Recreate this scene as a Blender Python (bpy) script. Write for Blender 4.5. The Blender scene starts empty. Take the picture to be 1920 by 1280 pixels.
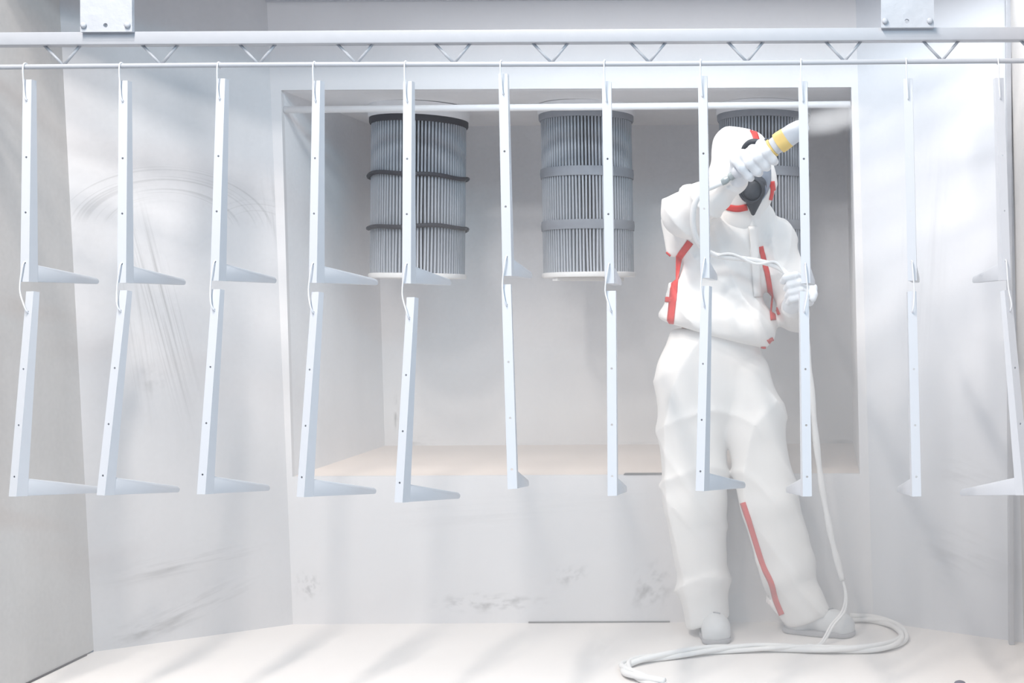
import bpy, bmesh, math, random
import numpy as np
from mathutils import Vector, Matrix
random.seed(7); np.random.seed(7)
scene = bpy.context.scene
COL = scene.collection

# ------------------------------------------------------------------ camera
F, U0, V0, H = 2180.0, 1540.0, 560.0, 1.165      # focal length in px of a 1920x1280 frame, lens axis, eye height
ROLL = math.radians(0.3)
cs, sn = math.cos(ROLL), math.sin(ROLL)
cam_d = bpy.data.cameras.new('camera'); cam = bpy.data.objects.new('camera', cam_d); COL.objects.link(cam)
cam_d.sensor_width = 36; cam_d.lens = F / 1920 * 36
cam_d.shift_x = (960 - U0) / 1920; cam_d.shift_y = (V0 - 640) / 1920
cam_d.clip_start = 0.05; cam_d.clip_end = 100
cam.matrix_world = Matrix(((cs, sn, 0, 0), (0, 0, -1, 0), (-sn, cs, 0, H), (0, 0, 0, 1)))
scene.camera = cam

# ------------------------------------------------------------------ light and exposure
world = bpy.data.worlds.new('world'); scene.world = world; world.use_nodes = True
world.node_tree.nodes['Background'].inputs[0].default_value = (0.32, 0.60, 1.0, 1)
world.node_tree.nodes['Background'].inputs[1].default_value = 0.52
def area(name, loc, target, sx, sy, power, color):
    d = bpy.data.lights.new(name, 'AREA'); d.shape = 'RECTANGLE'; d.size = sx; d.size_y = sy
    d.energy = power; d.color = color
    o = bpy.data.objects.new(name, d); COL.objects.link(o); o.location = loc
    o.rotation_euler = (Vector(target) - Vector(loc)).to_track_quat('-Z', 'Y').to_euler()
    return o
for ly_, lp_ in ((-0.3, 145), (0.8, 152), (1.7, 145)):     # row of warm high-bay lamps in the hall, left of the camera
    area('hall_lamp', (-1.75, ly_, 4.9), (-1.0, 4.0, 0.9), 0.34, 0.34, lp_, (1.0, 0.925, 0.85))
area('recess_fill', (-0.7, -2.6, 4.7), (-0.8, 4.2, 0.8), 1.2, 0.5, 150, (1.0, 0.97, 0.945))  # added fill light that lifts recess and floor, not a known lamp
area('cool_fill', (2.2, -0.6, 3.6), (-1.2, 4.0, 1.2), 2.4, 0.6, 100, (0.42, 0.80, 1.0))  # added cool fill from the right for the brackets, no known source
area('booth_lamp', (-0.42, 3.74, 2.23), (-0.42, 3.76, 0.0), 2.2, 0.14, 14, (0.96, 0.985, 1.0))
vs = scene.view_settings
scene.display_settings.display_device = 'sRGB'
vs.view_transform = 'Standard'; vs.look = 'None'; vs.gamma = 1.0; vs.use_curve_mapping = False
vs.exposure = -0.53
scene.cycles.sampling_pattern = 'TABULATED_SOBOL'
scene.cycles.max_bounces = 8; scene.cycles.diffuse_bounces = 7; scene.cycles.adaptive_threshold = 0.02; scene.cycles.volume_bounces = 1
scene.cycles.volume_step_rate = 3.0; scene.cycles.volume_max_steps = 64

# ------------------------------------------------------------------ helpers
def at(u, v, y):
    du, dv = (u - U0) / F * y, (V0 - v) / F * y
    return Vector((du * cs + dv * sn, y, -du * sn + dv * cs + H))
def uz(u, z, y):                                  # column u, height z, depth y
    du = (u - U0) / F * y
    return Vector((du, y, z))

def mesh_obj(name, verts, faces, mat=None, parent=None, smooth=False):
    m = bpy.data.meshes.new(name)
    m.from_pydata([tuple(v) for v in verts], [], [tuple(f) for f in faces]); m.update()
    o = bpy.data.objects.new(name, m); COL.objects.link(o)
    if mat: m.materials.append(mat)
    if smooth: m.polygons.foreach_set('use_smooth', [True] * len(m.polygons))
    if parent: o.parent = parent
    return o
def bm_obj(name, bm, mat=None, parent=None, smooth=False):
    m = bpy.data.meshes.new(name); bmesh.ops.recalc_face_normals(bm, faces=bm.faces); bm.to_mesh(m); bm.free()
    o = bpy.data.objects.new(name, m); COL.objects.link(o)
    if mat: m.materials.append(mat)
    if smooth: m.polygons.foreach_set('use_smooth', [True] * len(m.polygons))
    if parent: o.parent = parent
    return o
def empty(name, loc=(0, 0, 0)):
    o = bpy.data.objects.new(name, None); COL.objects.link(o); o.location = loc; o.empty_display_size = 0.05
    return o
def tag(o, label=None, cat=None, group=None, kind=None):
    if label: o['label'] = label
    if cat: o['category'] = cat
    if group: o['group'] = group
    if kind: o['kind'] = kind
    return o
def adopt(o, parent):                             # parent keeping world place
    o.parent = parent; o.matrix_parent_inverse = Matrix.Translation(parent.location).inverted()
    return o
def box_bm(x0, x1, y0, y1, z0, z1, bev=0.0, bm=None):
    bm = bm or bmesh.new()
    vs_ = [bm.verts.new((x, y, z)) for z in (z0, z1) for y in (y0, y1) for x in (x0, x1)]
    fs = [(0, 2, 3, 1), (4, 5, 7, 6), (0, 1, 5, 4), (2, 6, 7, 3), (0, 4, 6, 2), (1, 3, 7, 5)]
    faces = [bm.faces.new([vs_[i] for i in f]) for f in fs]
    if bev > 0:
        es = list({e for f in faces for e in f.edges})
        bmesh.ops.bevel(bm, geom=es, offset=bev, segments=2, affect='EDGES', profile=0.6)
    return bm
def slab(name, quad, thick, mat, parent=None):    # four corners seen from the room (counter-clockwise), thickness goes away from the room
    a, b, c, d = [Vector(q) for q in quad]
    n = (b - a).cross(d - a).normalized()
    back = [p - n * thick for p in (a, b, c, d)]
    return mesh_obj(name, [a, b, c, d] + back,
                    [(0, 1, 2, 3), (7, 6, 5, 4), (0, 4, 5, 1), (1, 5, 6, 2), (2, 6, 7, 3), (3, 7, 4, 0)], mat, parent)
def smooth_path(pts, n=10):
    P = [Vector(p) for p in pts]; P = [2 * P[0] - P[1]] + P + [2 * P[-1] - P[-2]]; out = []
    for i in range(1, len(P) - 2):
        p0, p1, p2, p3 = P[i - 1:i + 3]
        for k in range(n):
            t = k / n
            out.append(0.5 * ((2 * p1) + (p2 - p0) * t + (2 * p0 - 5 * p1 + 4 * p2 - p3) * t * t + (3 * p1 - p0 - 3 * p2 + p3) * t ** 3))
    out.append(P[-2]); return out
def tube(pts, r, seg=8, wob=0.0):                  # verts, faces of a closed tube; r number or list
    n = len(pts); R = r if isinstance(r, (list, tuple)) else [r] * n
    verts, faces = [], []
    t = (pts[1] - pts[0]).normalized()
    nv = t.orthogonal().normalized()
    for i, p in enumerate(pts):
        tt = (pts[min(i + 1, n - 1)] - pts[max(i - 1, 0)])
        if tt.length > 1e-9: tt.normalize()
        else: tt = t
        nv = (nv - tt * nv.dot(tt)).normalized(); bv = tt.cross(nv)
        for k in range(seg):
            a = 2 * math.pi * k / seg
            rr = R[i] * (1 + wob * math.sin(3 * a + i * 0.9))
            verts.append(p + (nv * math.cos(a) + bv * math.sin(a)) * rr)
    for i in range(n - 1):
        for k in range(seg):
            k2 = (k + 1) % seg
            faces.append((i * seg + k, i * seg + k2, (i + 1) * seg + k2, (i + 1) * seg + k))
    faces.append(tuple(range(seg - 1, -1, -1))); faces.append(tuple((n - 1) * seg + k for k in range(seg)))
    return verts, faces
def tube_obj(name, pts, r, mat, parent=None, seg=8, wob=0.0):
    v, f = tube(pts, r, seg, wob); return mesh_obj(name, v, f, mat, parent, True)
def lathe(profile, seg=32, axis_o=(0, 0, 0), axis_d=(0, 0, 1)):   # profile: (radius, height along axis)
    d = Vector(axis_d).normalized(); o = Vector(axis_o); a = d.orthogonal().normalized(); b = d.cross(a)
    verts, faces = [], []
    for r, h in profile:
        for k in range(seg):
            t = 2 * math.pi * k / seg
            verts.append(o + d * h + (a * math.cos(t) + b * math.sin(t)) * r)
    for i in range(len(profile) - 1):
        for k in range(seg):
            k2 = (k + 1) % seg
            faces.append((i * seg + k, i * seg + k2, (i + 1) * seg + k2, (i + 1) * seg + k))
    faces.append(tuple(range(seg - 1, -1, -1))); faces.append(tuple((len(profile) - 1) * seg + k for k in range(seg)))
    return verts, faces
def sharp(o, ang=40):
    m = o.data; m.polygons.foreach_set('use_smooth', [True] * len(m.polygons)); m.set_sharp_from_angle(angle=math.radians(ang)); return o

# ------------------------------------------------------------------ materials
def nodes_of(name):
    m = bpy.data.materials.new(name); m.use_nodes = True
    return m, m.node_tree, m.node_tree.nodes['Principled BSDF']
def plain(name, col, rough=0.5, metal=0.0, var=0.0, scale=20.0, bump=0.0, spec=0.4):
    m, nt, b = nodes_of(name)
    b.inputs['Roughness'].default_value = rough; b.inputs['Metallic'].default_value = metal
    b.inputs['Specular IOR Level'].default_value = spec
    tc = nt.nodes.new('ShaderNodeTexCoord'); nz = nt.nodes.new('ShaderNodeTexNoise')
    nz.inputs['Scale'].default_value = scale; nz.inputs['Detail'].default_value = 5
    nt.links.new(tc.outputs['Object'], nz.inputs['Vector'])
    mx = nt.nodes.new('ShaderNodeMix'); mx.data_type = 'RGBA'
    mx.inputs[6].default_value = tuple(c * (1 - var) for c in col) + (1,)
    mx.inputs[7].default_value = tuple(min(1, c * (1 + var * 0.5)) for c in col) + (1,)
    nt.links.new(nz.outputs['Fac'], mx.inputs[0]); nt.links.new(mx.outputs[2], b.inputs['Base Color'])
    if bump:
        bp = nt.nodes.new('ShaderNodeBump'); bp.inputs['Strength'].default_value = bump; bp.inputs['Distance'].default_value = 0.004
        nt.links.new(nz.outputs['Fac'], bp.inputs['Height']); nt.links.new(bp.outputs[0], b.inputs['Normal'])
    return m

def math_n(nt, op, a, b=None):
    n = nt.nodes.new('ShaderNodeMath'); n.operation = op
    for i, x in enumerate((a, b)):
        if x is None: continue
        if isinstance(x, (int, float)): n.inputs[i].default_value = x
        else: nt.links.new(x, n.inputs[i])
    return n.outputs[0]
def wall_mat(name, base, streak_scale, smudges_and_shade=(), dust=0.06, rough=0.5, arcs=()):
    """powder-dusted sheet metal: cloudy dust, wiping streaks, and smudges (centre, sizes, tilt about y, strength, noise stretch)"""
    m, nt, b = nodes_of(name); L = nt.links
    b.inputs['Roughness'].default_value = rough; b.inputs['Specular IOR Level'].default_value = 0.35
    geo = nt.nodes.new('ShaderNodeNewGeometry')
    def noise(scale3, detail=4, sc=1.0):
        mp = nt.nodes.new('ShaderNodeMapping'); mp.inputs['Scale'].default_value = scale3; L.new(geo.outputs['Position'], mp.inputs['Vector'])
        n = nt.nodes.new('ShaderNodeTexNoise'); n.inputs['Scale'].default_value = sc; n.inputs['Detail'].default_value = detail
        L.new(mp.outputs[0], n.inputs['Vector']); return n.outputs['Fac']
    cloud = noise((2.2, 2.2, 1.6), 5)
    streak = noise(streak_scale, 3)
    grain = noise((70, 70, 70), 2)
    t = math_n(nt, 'MULTIPLY', math_n(nt, 'SUBTRACT', cloud, 0.5), dust * 2.2)
    t = math_n(nt, 'ADD', t, math_n(nt, 'MULTIPLY', math_n(nt, 'SUBTRACT', streak, 0.5), dust * 1.2))
    t = math_n(nt, 'ADD', t, math_n(nt, 'MULTIPLY', math_n(nt, 'SUBTRACT', grain, 0.5), dust * 0.8))
    bright = math_n(nt, 'ADD', t, 1.0 - dust * 0.5)
    for (cx, cz, sx, sz, tilt, strength, st) in smudges_and_shade:
        mp = nt.nodes.new('ShaderNodeMapping'); mp.vector_type = 'TEXTURE'
        mp.inputs['Location'].default_value = (cx, 0, cz); mp.inputs['Rotation'].default_value = (0, -tilt, 0)
        mp.inputs['Scale'].default_value = (sx, 1e3, sz)
        L.new(geo.outputs['Position'], mp.inputs['Vector'])
        ln = nt.nodes.new('ShaderNodeVectorMath'); ln.operation = 'LENGTH'; L.new(mp.outputs[0], ln.inputs[0])
        fall = nt.nodes.new('ShaderNodeMapRange'); fall.interpolation_type = 'SMOOTHSTEP'
        fall.inputs['From Min'].default_value = 0.1; fall.inputs['From Max'].default_value = 1.0
        fall.inputs['To Min'].default_value = 1.0; fall.inputs['To Max'].default_value = 0.0
        L.new(ln.outputs['Value'], fall.inputs['Value'])
        mp2 = nt.nodes.new('ShaderNodeMapping'); mp2.inputs['Scale'].default_value = st; L.new(mp.outputs[0], mp2.inputs['Vector'])
        n = nt.nodes.new('ShaderNodeTexNoise'); n.inputs['Scale'].default_value = 1.0; n.inputs['Detail'].default_value = 4; L.new(mp2.outputs[0], n.inputs['Vector'])
        rr = nt.nodes.new('ShaderNodeMapRange'); rr.inputs['From Min'].default_value = 0.48; rr.inputs['From Max'].default_value = 0.68; L.new(n.outputs['Fac'], rr.inputs['Value'])
        k = math_n(nt, 'MULTIPLY', math_n(nt, 'MULTIPLY', fall.outputs[0], rr.outputs[0]), strength)
        bright = math_n(nt, 'MULTIPLY', bright, math_n(nt, 'SUBTRACT', 1.0, k))
    for (cx, cz, r0, r1, strength) in arcs:           # curved wiping marks round an elbow point
        sb = nt.nodes.new('ShaderNodeVectorMath'); sb.operation = 'SUBTRACT'; sb.inputs[1].default_value = (cx, 0, cz); L.new(geo.outputs['Position'], sb.inputs[0])
        ml = nt.nodes.new('ShaderNodeVectorMath'); ml.operation = 'MULTIPLY'; ml.inputs[1].default_value = (1, 0, 1.25); L.new(sb.outputs[0], ml.inputs[0])
        ln = nt.nodes.new('ShaderNodeVectorMath'); ln.operation = 'LENGTH'; L.new(ml.outputs[0], ln.inputs[0]); rad = ln.outputs['Value']
        cb = nt.nodes.new('ShaderNodeCombineXYZ'); L.new(rad, cb.inputs[0])
        sp = nt.nodes.new('ShaderNodeSeparateXYZ'); L.new(ml.outputs[0], sp.inputs[0])
        L.new(math_n(nt, 'MULTIPLY', sp.outputs['X'], 0.02), cb.inputs[1])
        n = nt.nodes.new('ShaderNodeTexNoise'); n.inputs['Scale'].default_value = 95; n.inputs['Detail'].default_value = 2; L.new(cb.outputs[0], n.inputs['Vector'])
        rr = nt.nodes.new('ShaderNodeMapRange'); rr.inputs['From Min'].default_value = 0.52; rr.inputs['From Max'].default_value = 0.64; L.new(n.outputs['Fac'], rr.inputs['Value'])
        def rmp(sock, a, b_, c, d_):
            q = nt.nodes.new('ShaderNodeMapRange'); q.interpolation_type = 'SMOOTHSTEP'
            for kk, vv in (('From Min', a), ('From Max', b_), ('To Min', c), ('To Max', d_)): q.inputs[kk].default_value = vv
            L.new(sock, q.inputs['Value']); return q.outputs[0]
        k = math_n(nt, 'MULTIPLY', rmp(rad, r0, r0 + .03, 0, 1), rmp(rad, r1 - .03, r1, 1, 0))
        k = math_n(nt, 'MULTIPLY', k, rmp(sp.outputs['Z'], 0.02, 0.10, 0, 1))
        k = math_n(nt, 'MULTIPLY', math_n(nt, 'MULTIPLY', k, rr.outputs[0]), strength)
        bright = math_n(nt, 'MULTIPLY', bright, math_n(nt, 'SUBTRACT', 1.0, k))
    vm = nt.nodes.new('ShaderNodeVectorMath'); vm.operation = 'SCALE'; vm.inputs[0].default_value = base
    L.new(bright, vm.inputs['Scale']); L.new(vm.outputs[0], b.inputs['Base Color'])
    bp = nt.nodes.new('ShaderNodeBump'); bp.inputs['Strength'].default_value = 0.05; bp.inputs['Distance'].default_value = 0.003
    L.new(grain, bp.inputs['Height']); L.new(bp.outputs[0], b.inputs['Normal'])
    return m

WHITE = (0.735, 0.73, 0.745)
M_back = wall_mat('white_sheet_back', WHITE, (6, 6, 1.0), dust=0.05, smudges_and_shade=(
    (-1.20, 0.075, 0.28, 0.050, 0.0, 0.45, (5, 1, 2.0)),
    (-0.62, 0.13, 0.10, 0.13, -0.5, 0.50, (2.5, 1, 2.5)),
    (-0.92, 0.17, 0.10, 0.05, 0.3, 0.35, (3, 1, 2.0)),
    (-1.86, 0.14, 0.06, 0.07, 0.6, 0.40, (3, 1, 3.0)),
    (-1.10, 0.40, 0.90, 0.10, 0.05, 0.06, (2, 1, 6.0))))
M_left = wall_mat('white_sheet_left', (0.60, 0.598, 0.615), (9, 9, 0.8), dust=0.09, arcs=((-2.26, 1.40, 0.13, 0.31, 0.16), (-2.02, 1.42, 0.05, 0.16, 0.12)), smudges_and_shade=(
    (-2.21, 0.26, 0.28, 0.055, 0.14, 0.30, (1.5, 1, 3.0)),
    (-2.20, 0.10, 0.26, 0.075, 0.40, 0.34, (1.5, 1, 3.0)),
    (-2.30, 0.05, 0.14, 0.045, 0.10, 0.36, (2, 1, 2.0)),
    (-2.27, 1.13, 0.07, 0.50, 0.20, 0.36, (9.0, 1, 0.7)),
    (-2.33, 1.05, 0.06, 0.40, 0.12, 0.16, (8.0, 1, 0.8)),
    (-1.98, 1.50, 0.03, 0.22, 0.12, 0.18, (4.0, 1, 1.0)),
    (-2.30, 0.90, 0.06, 0.08, 0.30, 0.20, (2.0, 1, 2.0))))
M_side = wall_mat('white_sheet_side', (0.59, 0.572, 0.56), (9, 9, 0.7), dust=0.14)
M_right = wall_mat('white_sheet_right', (0.67, 0.69, 0.73), (9, 9, 0.9), dust=0.05, smudges_and_shade=(
    (0.48, 0.27, 0.20, 0.16, -0.35, 0.16, (1.2, 1, 6.0)),
    (0.36, 1.30, 0.12, 0.60, -0.05, 0.08, (6.0, 1, 1.2)),
    (0.50, 0.55, 0.14, 0.10, -0.30, 0.12, (1.5, 1, 6.0))))
M_recess = wall_mat('powdered_recess', (0.865, 0.87, 0.89), (5, 5, 1.2), dust=0.10, rough=0.7, smudges_and_shade=(
    (-1.865, 0.68, 0.016, 0.11, 0.03, 0.75, (1.2, 1, 1.5)), (0.10, 0.55, 0.16, 0.055, 0.0, 0.55, (1.2, 1, 1.0)), (-1.78, 0.55, 0.13, 0.035, 0.0, 0.35, (1.5, 1, 1.0)), (-1.0, 0.535, 0.5, 0.014, 0.0, 0.25, (4, 1, 1.0))))  # dark corner patches and soft base line: shade painted into the recess colour
M_recfloor = wall_mat('powder_layer', (0.80, 0.715, 0.66), (4, 4, 4), dust=0.05, rough=0.9)
M_floor = wall_mat('powdered_floor', (0.79, 0.762, 0.745), (3, 3, 3), dust=0.05, rough=0.75)
M_dark = plain('dark_rubber', (0.09, 0.085, 0.09), 0.7)
M_steel = plain('white_coated_steel', (0.44, 0.455, 0.49), 0.42, var=0.05, scale=30, bump=0.15)
M_bracket = plain('wet_white_powder_coat', (0.60, 0.62, 0.66), 0.36, var=0.02, scale=40)
M_wire = plain('coated_wire', (0.78, 0.80, 0.84), 0.4, var=0.05)
M_cap0 = plain('white_gloss_rod', (0.84, 0.845, 0.86), 0.4)
M_plate = plain('caked_steel', (0.50, 0.52, 0.56), 0.6, var=0.14, scale=26, bump=0.7)

# ------------------------------------------------------------------ the booth
YB, YR = 4.20, 5.09                                # back wall, back of the filter recess
def struct(o): o['kind'] = 'structure'; return o
struct(slab('floor', [(-7, -4, 0), (7, -4, 0), (7, 4.24, 0), (-7, 4.24, 0)], 0.05, M_floor))
TOP = 2.262
C1b, C1t = uz(172, 0, 3.88), uz(112, TOP, 3.88)
J1b, J1t = uz(546, 0, YB), uz(503, TOP, YB)
J2b, J2t = uz(1634, 0, YB), uz(1607, TOP, YB)
C2b, C2t = uz(1916, 0, 3.93), uz(1893, TOP, 3.93)
E = {'lt': at(527, 172, YB), 'lb': at(548, 892, YB), 'rt': at(1596, 160, YB), 'rb': at(1612, 890, YB)}
ZC, ZS = 0.5 * (E['lt'].z + E['rt'].z), 0.5 * (E['lb'].z + E['rb'].z)
for k in ('lt', 'rt'): E[k].z = ZC
for k in ('lb', 'rb'): E[k].z = ZS
def back_wall():
    out = [J1b, J2b, J2t, J1t]; inn = [E['lb'], E['rb'], E['rt'], E['lt']]
    n = Vector((0, 0.02, 0)); v = out + inn + [p + n for p in out + inn]; f = []
    for i in range(4):
        j = (i + 1) % 4
        f += [(i, j, 4 + j, 4 + i), (8 + j, 8 + i, 12 + i, 12 + j), (4 + i, 4 + j, 12 + j, 12 + i)]
    return mesh_obj('wall_back', v, f, M_back)
struct(back_wall())
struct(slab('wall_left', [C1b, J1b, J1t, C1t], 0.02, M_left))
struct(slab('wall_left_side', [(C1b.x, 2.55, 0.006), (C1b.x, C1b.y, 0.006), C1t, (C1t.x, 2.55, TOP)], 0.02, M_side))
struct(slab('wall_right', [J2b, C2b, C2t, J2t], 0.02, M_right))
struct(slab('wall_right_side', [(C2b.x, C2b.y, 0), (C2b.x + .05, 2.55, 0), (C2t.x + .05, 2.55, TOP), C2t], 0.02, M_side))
# booth roof with the slot the conveyor runs in
struct(slab('ceiling', [(-2.9, 3.52, TOP), (-2.9, 4.3, TOP), (1.2, 4.3, TOP), (1.2, 3.52, TOP)], 0.03, M_back))
# recess
R = {k: Vector((p.x, YR, p.z)) for k, p in E.items()}
o02 = Vector((0, 0.02, 0))
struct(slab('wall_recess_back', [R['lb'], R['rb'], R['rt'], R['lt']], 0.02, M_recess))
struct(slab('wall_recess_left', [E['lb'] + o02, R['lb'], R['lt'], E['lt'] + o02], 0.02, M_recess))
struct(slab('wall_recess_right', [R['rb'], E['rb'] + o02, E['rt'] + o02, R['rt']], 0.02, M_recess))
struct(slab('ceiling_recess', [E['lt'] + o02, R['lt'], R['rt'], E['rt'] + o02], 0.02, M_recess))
struct(slab('floor_recess', [E['lb'] + o02, E['rb'] + o02, R['rb'], R['lb']], 0.02, M_recfloor))
# joints: dark seam strips where panels do not quite meet
struct(bm_obj('trim_1', box_bm(C1b.x - .006, C1b.x + .004, 3.0, 3.84, 0.0005, 0.006), M_dark))
struct(bm_obj('trim_2', box_bm(at(985, 0, YB).x, at(1250, 0, YB).x, YB - .004, YB - .0005, 0.0005, 0.005), M_dark))
struct(bm_obj('trim_3', box_bm(at(1165, 0, YB).x, at(1240, 0, YB).x, YB - .002, YB + .03, ZS + .0005, ZS + .004), M_dark))
# corner post between right panel and side wall
struct(bm_obj('trim_4', box_bm(C2t.x - .012, C2t.x + .006, 3.90, 3.925, 0, TOP - .002, 0.003), M_steel))
struct(bm_obj('trim_5', box_bm(J1t.x, J2t.x, YB - .012, YB - .001, TOP - .016, TOP - .006, 0.002), M_steel))

# rod across the top of the recess opening
rod = tube_obj('support_rod', [Vector((E['lt'].x + .004, YB + .02, at(540, 204, 4.2).z)), Vector((E['rt'].x - .002, YB + .02, at(1590, 194, 4.2).z))], 0.0125, M_cap0, None, 12)
tag(rod, 'long white round rod across the top of the filter recess', 'rod')

# ------------------------------------------------------------------ conveyor load bar
YL = 3.36
bar = empty('conveyor_load_bar', (-0.8, YL, 1.88)); tag(bar, 'white conveyor load bar with V struts and lower hanging rod', 'rail')
zb1, zb0 = at(960, 58, YL).z, at(960, 82, YL).z
zr = at(960, 120, YL).z
adopt(sharp(bm_obj('beam', box_bm(-3.2, 1.9, YL - .02, YL + .02, zb0, zb1, 0.004), M_steel)), bar)
adopt(tube_obj('hanging_rod', [Vector((x, YL, zr + 0.0015 * math.sin(3 * x))) for x in np.linspace(-3.2, 1.9, 40)], 0.0075, M_steel, None, 10), bar)
for i in range(-3, 14):
    ua = 1217 + (i - 6) * 183
    a, l, r = at(ua, 116, YL), at(ua - 36, 80, YL), at(ua + 32, 80, YL)
    for p in (a, l, r): p.z = zr + .004 if p is a else zb0 + .003
    adopt(tube_obj('strut', [l, a - Vector((.001, 0, 0))], 0.0042, M_steel, None, 8), bar)
    adopt(tube_obj('strut', [a + Vector((.001, 0, 0)), r], 0.0042, M_steel, None, 8), bar)
for (u0, u1) in ((152, 249), (1652, 1751)):
    x0, x1 = at(u0, 30, YL - .03).x, at(u1, 30, YL - .03).x
    bm = bmesh.new()                                # plate with a real bolt hole
    zlo, zhi, y0, y1 = zb1 - .004, zb1 + .30, YL - .034, YL - .022
    hx, hz, hr = 0.5 * (x0 + x1) - .002, at(200, 48, YL - .03).z, 0.0065
    ring = [(hx + hr * math.cos(t), hz + hr * math.sin(t)) for t in np.linspace(0, 2 * math.pi, 13)[:-1]]
    c4 = [(x1, zlo), (x1, zhi), (x0, zhi), (x0, zlo)]
    for y, fl in ((y0, 1), (y1, -1)):
        rv = [bm.verts.new((p[0], y, p[1])) for p in ring]; cv = [bm.verts.new((p[0], y, p[1])) for p in c4]
        q = [(0, [0, 1, 2, 3]), (1, [3, 4, 5, 6]), (2, [6, 7, 8, 9]), (3, [9, 10, 11, 0])]
        cc = [1, 2, 3, 0]
        for ci, ids in q:
            bm.faces.new([cv[cc[ci]]] + [rv[k] for k in reversed(ids)] + [cv[ci]])
    bm.verts.ensure_lookup_table()
    for k in range(12): bm.faces.new([bm.verts[k], bm.verts[(k + 1) % 12], bm.verts[16 + (k + 1) % 12], bm.verts[16 + k]])
    for k in range(4): bm.faces.new([bm.verts[12 + k], bm.verts[12 + (k + 1) % 4], bm.verts[28 + (k + 1) % 4], bm.verts[28 + k]])
    pl = adopt(bm_obj('hanger_plate', bm, M_plate), bar)
    for bx_ in (x0 + .011, x1 - .012):
        v, f = lathe([(0.0001, 0), (0.007, 0), (0.0085, .002), (0.0085, .005), (0.004, .008), (0.0001, .008)], 12, (bx_, y0, hz), (0, -1, 0))
        bo = mesh_obj('bolt', v, f, M_plate, None, True); bo.parent = pl; bo.matrix_parent_inverse = pl.matrix_parent_inverse.copy()
        bo.matrix_parent_inverse = Matrix.Identity(4)

# ------------------------------------------------------------------ shelf brackets hanging in two rows
LEG, ARM, LW = 0.585, 0.30, 0.026
HOLES = (0.060, 0.225, 0.385, 0.530)
def leg_mesh():
    """tapered folded-steel leg: front web with real holes, two side flanges that deepen downwards; local -z is down, +y is back"""
    bm = bmesh.new(); w = LW / 2
    zs = [0.0]
    for h in HOLES: zs += [-(h - .012), -(h + .012)]
    zs.append(-LEG)
    def dep(z): return 0.020 + 0.016 * min(1, -z / LEG)
    L_ = [bm.verts.new((-w, 0, z)) for z in zs]; R_ = [bm.verts.new((w, 0, z)) for z in zs]
    for i in range(len(zs) - 1):
        if i % 2 == 0: bm.faces.new((L_[i], L_[i + 1], R_[i + 1], R_[i])); continue
        h = -HOLES[i // 2]; r = 0.0032
        ring = [bm.verts.new((r * math.cos(t), 0, h + r * math.sin(t))) for t in [2 * math.pi * k / 12 + math.pi / 4 for k in range(12)]]
        cor = [R_[i], L_[i], L_[i + 1], R_[i + 1]]
        for q in range(4):
            ids = [(q * 3 + k) % 12 for k in range(4)]
            bm.faces.new([cor[q]] + [ring[k] for k in ids] + [cor[(q + 1) % 4]])
    for S, s in ((L_, -1), (R_, 1)):
        B = [bm.verts.new((s * w, dep(z), z)) for z in zs]
        for i in range(len(zs) - 1): bm.faces.new((S[i], S[i + 1], B[i + 1], B[i]))
    bmesh.ops.recalc_face_normals(bm, faces=bm.faces)
    vert_e = [e for e in bm.edges if abs(e.verts[0].co.x) == w and abs(e.verts[0].co.x - e.verts[1].co.x) < 1e-6 and e.verts[0].co.y == 0 and e.verts[1].co.y == 0]
    bmesh.ops.bevel(bm, geom=vert_e, offset=0.0035, segments=2, affect='EDGES', profile=0.5)
    bmesh.ops.solidify(bm, geom=bm.faces[:], thickness=0.0025)
    m = bpy.data.meshes.new('leg'); bm.to_mesh(m); bm.free(); m.materials.append(M_bracket)
    m.polygons.foreach_set('use_smooth', [True] * len(m.polygons)); m.set_sharp_from_angle(angle=math.radians(35)); return m
def arm_mesh():
    bm = bmesh.new(); w = LW / 2 - .0005
    prof = [(0.004, -LEG + .050), (0.034, -LEG + .050), (ARM - .012, -LEG + .020), (ARM, -LEG + .013), (ARM, -LEG + .004), (ARM - .006, -LEG), (0.004, -LEG)]
    A = [bm.verts.new((-w, y, z)) for y, z in prof]; B = [bm.verts.new((w, y, z)) for y, z in prof]
    bm.faces.new(A); bm.faces.new(list(reversed(B)))
    for i in range(len(prof)):
        j = (i + 1) % len(prof); bm.faces.new((A[j], A[i], B[i], B[j]))
    bmesh.ops.recalc_face_normals(bm, faces=bm.faces)
    bmesh.ops.bevel(bm, geom=[e for e in bm.edges], offset=0.003, segments=2, affect='EDGES', profile=0.5)
    m = bpy.data.meshes.new('arm'); bm.to_mesh(m); bm.free(); m.materials.append(M_bracket)
    m.polygons.foreach_set('use_smooth', [True] * len(m.polygons)); m.set_sharp_from_angle(angle=math.radians(35)); return m
LEGM, ARMM = leg_mesh(), arm_mesh()
ORD = ['leftmost', 'second from the left', 'third from the left', 'fourth from the left', 'fifth from the left', 'sixth from the left',
       'fifth from the right', 'fourth from the right', 'third from the right', 'second from the right', 'rightmost']
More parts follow.
